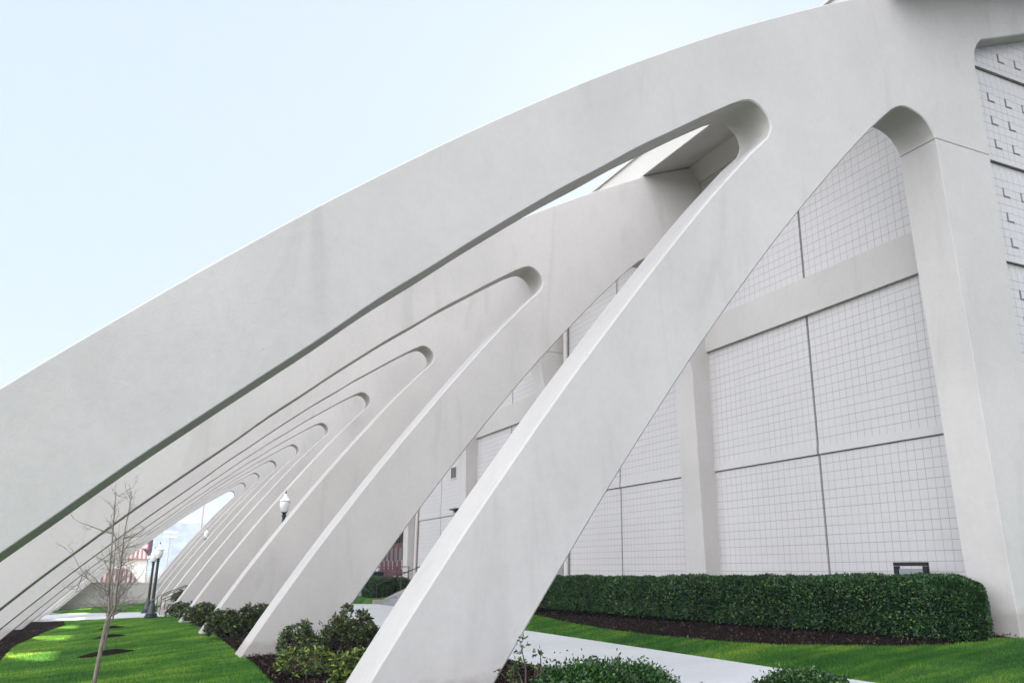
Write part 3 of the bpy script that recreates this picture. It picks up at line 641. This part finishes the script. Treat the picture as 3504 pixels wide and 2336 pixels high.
def bare_tree(base,label,lines,seed,scale=1,G='bare saplings in a row on the lawn'):
    rs=random.Random(seed); r=empty('bare_tree',base,label,'tree',G); b=Vector(base); ref=Vector((-.245,16.02,-.13))
    def T(p):
        d=Vector(p)-ref
        if seed: d=Vector((d.x*(1 if seed%2 else -1)*rs.uniform(.95,1.05),d.y,d.z))
        return b+d*scale
    q=MB(); t0=[T(p) for p in lines[0]]; q.tube(t0,[.043*scale,.039*scale,.036*scale,.034*scale,.032*scale],9,False); q.build('trunk',M_bark,r,60)
    q=MB()
    for i,l in enumerate(lines[1:]):
        pl=[T(p) for p in l]; rr=(.025,.022)[i] if i<2 else .009; k=len(pl)
        q.tube(pl,[rr*scale*(1-.78*j/(k-1)) for j in range(k)],6 if i<2 else 5,False)
        twigs(q,pl,rs,17 if i<2 else 4,.32*scale if i<2 else .24*scale,.0045)
    q.build('branches',M_bark,r,60)
    return r
bare_tree((-.245,16.02,gz(-.028,1.82)*S+Z0-.02),'nearest bare sapling, tallest of the row, its pale trunk leaving the bottom edge',TR,0)
for i,(x,y,sd_,s_,lb) in enumerate([(-.03,2.70,1,.86,'second bare sapling, standing in the largest mulch ring right behind the nearest one'),(-.032,3.56,2,.85,'third bare sapling in the row, in a small mulch ring'),(-.028,4.27,3,.8,'fourth bare sapling in the row, just before the lower path'),(-.015,6.62,4,.72,'farthest bare sapling, beyond the lower path before the retaining wall')]):
    bare_tree((x*S,y*S,gz(x,y)*S+Z0),lb,TR,sd_,s_)

# ---------------- grass blades, chips, litter ----------------
def on_lawn(x,y): return not(in_walk(x,y) or in_low(x,y) or in_bedR(x,y) or in_bedL(x,y) or in_bedH(x,y) or in_ring(x,y))
def blades(name,zones,label):
    pts=[]
    for (x0,x1,y0,y1,n) in zones:
        k=0
        while k<n:
            x=random.uniform(x0,x1); y=y0+(y1-y0)*random.random()**1.4
            k+=1
            if on_lawn(x,y): pts.append((x*S,y*S,gz(x,y)*S+Z0))
    n=len(pts); Pt=np.array(pts); a=RNG.uniform(0,2*np.pi,n); d=np.stack([np.cos(a),np.sin(a),np.zeros(n)],1)
    dist=Pt[:,1]/9.0; h=(RNG.uniform(.022,.05,n))[:,None]; wd=(.004+.0022*dist)[:,None]
    lean=RNG.normal(0,.35,(n,3)); lean[:,2]=1
    v=np.empty((n,3,3)); v[:,0]=Pt-d*wd; v[:,1]=Pt+d*wd; v[:,2]=Pt+lean*h
    me=bpy.data.meshes.new(name); me.vertices.add(n*3); me.vertices.foreach_set('co',v.ravel()); me.loops.add(n*3); me.loops.foreach_set('vertex_index',np.arange(n*3))
    me.polygons.add(n); me.polygons.foreach_set('loop_start',np.arange(n)*3); me.polygons.foreach_set('loop_total',np.full(n,3)); me.update()
    tag(link(name,me,M_blade),label,'grass',kind='stuff')
blades('grass',[(-.36,.32,1.3,5.2,175000),(-.4,.3,5.2,8.2,30000),(1.08,1.4,1.05,3.2,60000),(1.05,2.2,.5,1.35,90000)],'short mown green lawn grass')
def chips(zones):
    pts=[]
    for (fn,x0,x1,y0,y1,n) in zones:
        for _ in range(n):
            x=random.uniform(x0,x1); y=random.uniform(y0,y1)
            if fn(x,y): pts.append((x*S,y*S,gz(x,y)*S+Z0+.045))
    n=len(pts); leaves('mulch_chips',pts,np.tile([0,0,.15],(n,1)),.05,.018,M_chip,None,.7)
    return bpy.data.objects['mulch_chips']
tag(chips([(in_bedR,.25,.77,.9,3.2,26000),(in_bedH,1.19,1.6,1.06,2.8,14000),(in_bedL,-.45,-.25,2,5,5000)]),'loose dark brown bark chips on the beds','mulch',kind='stuff')
pts=[]
for _ in range(60):
    x=random.uniform(.78,1.08); y=random.uniform(.85,3.0); pts.append((x*S,y*S,gz(x,y)*S+Z0+.026))
tag(leaves('fallen_leaves',pts,np.tile([0,0,.02],(60,1)),.06,.025,M_chip,None,.25),'few small dry leaves scattered on the walkway','leaves',kind='stuff')

# ---------------- beyond the retaining wall ----------------
def tilef(t,b):
    g=N(t,'NewGeometry'); sx=N(t,'SeparateXYZ'); t.links.new(g.outputs['Position'],sx.inputs[0])
    fr=mth(t,'FRACT',mth(t,'MULTIPLY',sx.outputs[0],2.1))
    t.links.new(ramp(t,fr,[(0,(.13,.055,.05)),(.42,(.17,.075,.065)),(.52,(.40,.33,.31)),(1,(.30,.22,.20))]),b.inputs['Base Color'])
M_tile=mat('terracotta_tile',(.28,.07,.05),.6,.3,tilef)
M_cream=mat('cream_stucco',(.86,.82,.73),.9)
M_seat=mat('grey_terrace',(.30,.32,.35),.9,.2,lambda t,b:t.links.new(mixc(t,1,(.50,.54,.58),ramp(t,noise_n(t,.25,5,mapped(t,(1,1,1)),.7),[(.3,.75),(.7,1.2)]),'MULTIPLY'),b.inputs['Base Color']))
M_hill=mat('wooded_hill',(.06,.075,.06),1,.0,lambda t,b:t.links.new(ramp(t,noise_n(t,.05,6,mapped(t,(1,1,1)),.7),[(.3,(.035,.045,.035)),(.7,(.10,.11,.085))]),b.inputs['Base Color']))
h=empty('kiosk_building',(-1.5,114,.2),'small cream building with a ribbed terracotta roof beyond the retaining wall','building')
q=MB(); q.box(-7,2.2,112,119,.1,2.95); q.build('wall',M_cream,h)
q=MB(); q.v+=[(-7.5,111.4,2.96),(2.5,111.4,2.96),(2.5,119.6,2.96),(-7.5,119.6,2.96),(-5,115.2,4.5),(1.3,115.2,4.5)]; q.f+=[(0,1,5,4),(1,2,5),(2,3,4,5),(3,0,4),(3,2,1,0)]; q.build('roof',M_tile,h)
h=empty('low_pavilion',(-.5,104,.2),'low pavilion with a red tiled roof in front of the cream building','pavilion')
q=MB(); q.v+=[(-5,102.5,.35),(1.5,102.5,.35),(1.5,107,.35),(-5,107,.35),(-4,104.5,1.75),(.3,104.5,1.75)]; q.f+=[(0,1,5,4),(1,2,5),(2,3,4,5),(3,0,4),(3,2,1,0)]; q.build('roof',M_tile,h)
q=MB(); q.box(-4.6,1.1,103,106.5,.15,.345); q.build('wall',M_cream,h)
# white rail fence
h=empty('white_fence',(3.3,130,.2),'white rail fence in front of the stadium stand','fence')
q=MB(); q.box(1.5,6.0,130,130.06,1.4,1.5); q.box(1.5,6,130,130.06,.75,.83); q.box(1.5,6,130.02,130.05,1.1,1.15); q.build('rail',M_white,h)
for x in (1.6,2.9,4.2,5.5): q=MB(); q.box(x,x+.1,129.99,130.07,.15,1.56); q.build('post',M_white,h)
# stadium grandstand: stepped rows
st=empty('grandstand',(15,240,.2),'grey stepped stadium stand beyond the lawn','grandstand')
q=MB()
for i in range(26): q.box(-10+i*.45,60,238+i*.9,262.5,.1+i*.48,.1+(i+1)*.48)
q.build('terraces',M_seat,st)
q=MB(); q.box(-2,60,262.6,263.1,.2,15.0); q.build('back_wall',M_seat,st)
h=empty('scoreboard',(2.2,170,.2),'dark scoreboard with a red bordered white square beyond the cream building','scoreboard')
q=MB(); q.box(.6,3.9,170,170.6,4.3,7.1); q.build('panel',mat('dark_maroon_board',(.05,.015,.03),.5),h)
q=MB(); q.box(1.7,3.3,169.93,169.99,5.3,6.5); q.build('red_border',mat('red_sign',(.5,.05,.04),.5),h)
q=MB(); q.box(1.95,3.05,169.88,169.92,5.55,6.25); q.build('white_square',M_white,h)
for x in (1.2,3.2): q=MB(); q.box(x,x+.25,170.2,170.4,0,4.3); q.build('post',M_black,h)
def mast(x,y,hh,rr,label,lights):
    r=empty('light_mast',(x,y,.2),label,'light mast','stadium light masts'); q=MB(); q.tube([(x,y,0),(x,y,hh)],[rr,rr*.7],10); q.build('pole',M_pipe,r,50)
    if lights:
        for j in range(2):
            q=MB(); zz=hh-.75+j*1.0; q.box(x-1.45,x+1.35,y-.1,y+.1,zz,zz+.08)
            for i in range(7): q.box(x-1.4+i*.4,x-1.4+i*.4+.32,y-.35,y-.11,zz+.08,zz+.45)
            q.build('lamp_bank',M_cap,r)
    return r
mast(7.9,200,9.3,.16,'white stadium light mast with two banks of lamps before the stand',True)
mast(10.55,150,15.5,.24,'thick pale pole rising to the slot of the last buttress','')
mast(3.8,140,6.2,.09,'short thin pole beside the scoreboard','')
# hills
def ridge(name,y,pts,depth):
    xs_=np.linspace(-600,900,120); q=MB(); n=len(xs_)
    for row,(dy,k) in enumerate(((-depth,0),(-depth*.5,.55),(0,1),(depth,.3))):
        for x in xs_:
            hgt=np.interp(x,[p[0] for p in pts],[p[1] for p in pts])*k
            hgt+=k*(fbm(x*.01,row,1)*4+noise.noise(Vector((x*.09,row*3,2)))*1.6); q.v.append((float(x),y+dy,float(hgt)))
    for r_i in range(3):
        for i in range(n-1): a=r_i*n+i; q.f.append((a,a+1,a+n+1,a+n))
    tag(q.build(name,M_hill,None,70),kind='structure')
ridge('hill',900,[(-600,30),(0,42),(40,46),(80,48),(300,60),(900,40)],350)

# ---------------- haze ----------------
hm=bpy.data.materials.new('air'); hm.use_nodes=True; ht=hm.node_tree; ht.nodes.clear()
pv=ht.nodes.new('ShaderNodeVolumePrincipled'); pv.inputs['Color'].default_value=(.50,.57,.64,1); pv.inputs['Density'].default_value=.0008; pv.inputs['Anisotropy'].default_value=.0
ho=ht.nodes.new('ShaderNodeOutputMaterial'); ht.links.new(pv.outputs[0],ho.inputs['Volume'])
q=MB(); q.box(-640,940,-125,1335,-3,66); tag(q.build('haze',hm),kind='stuff')
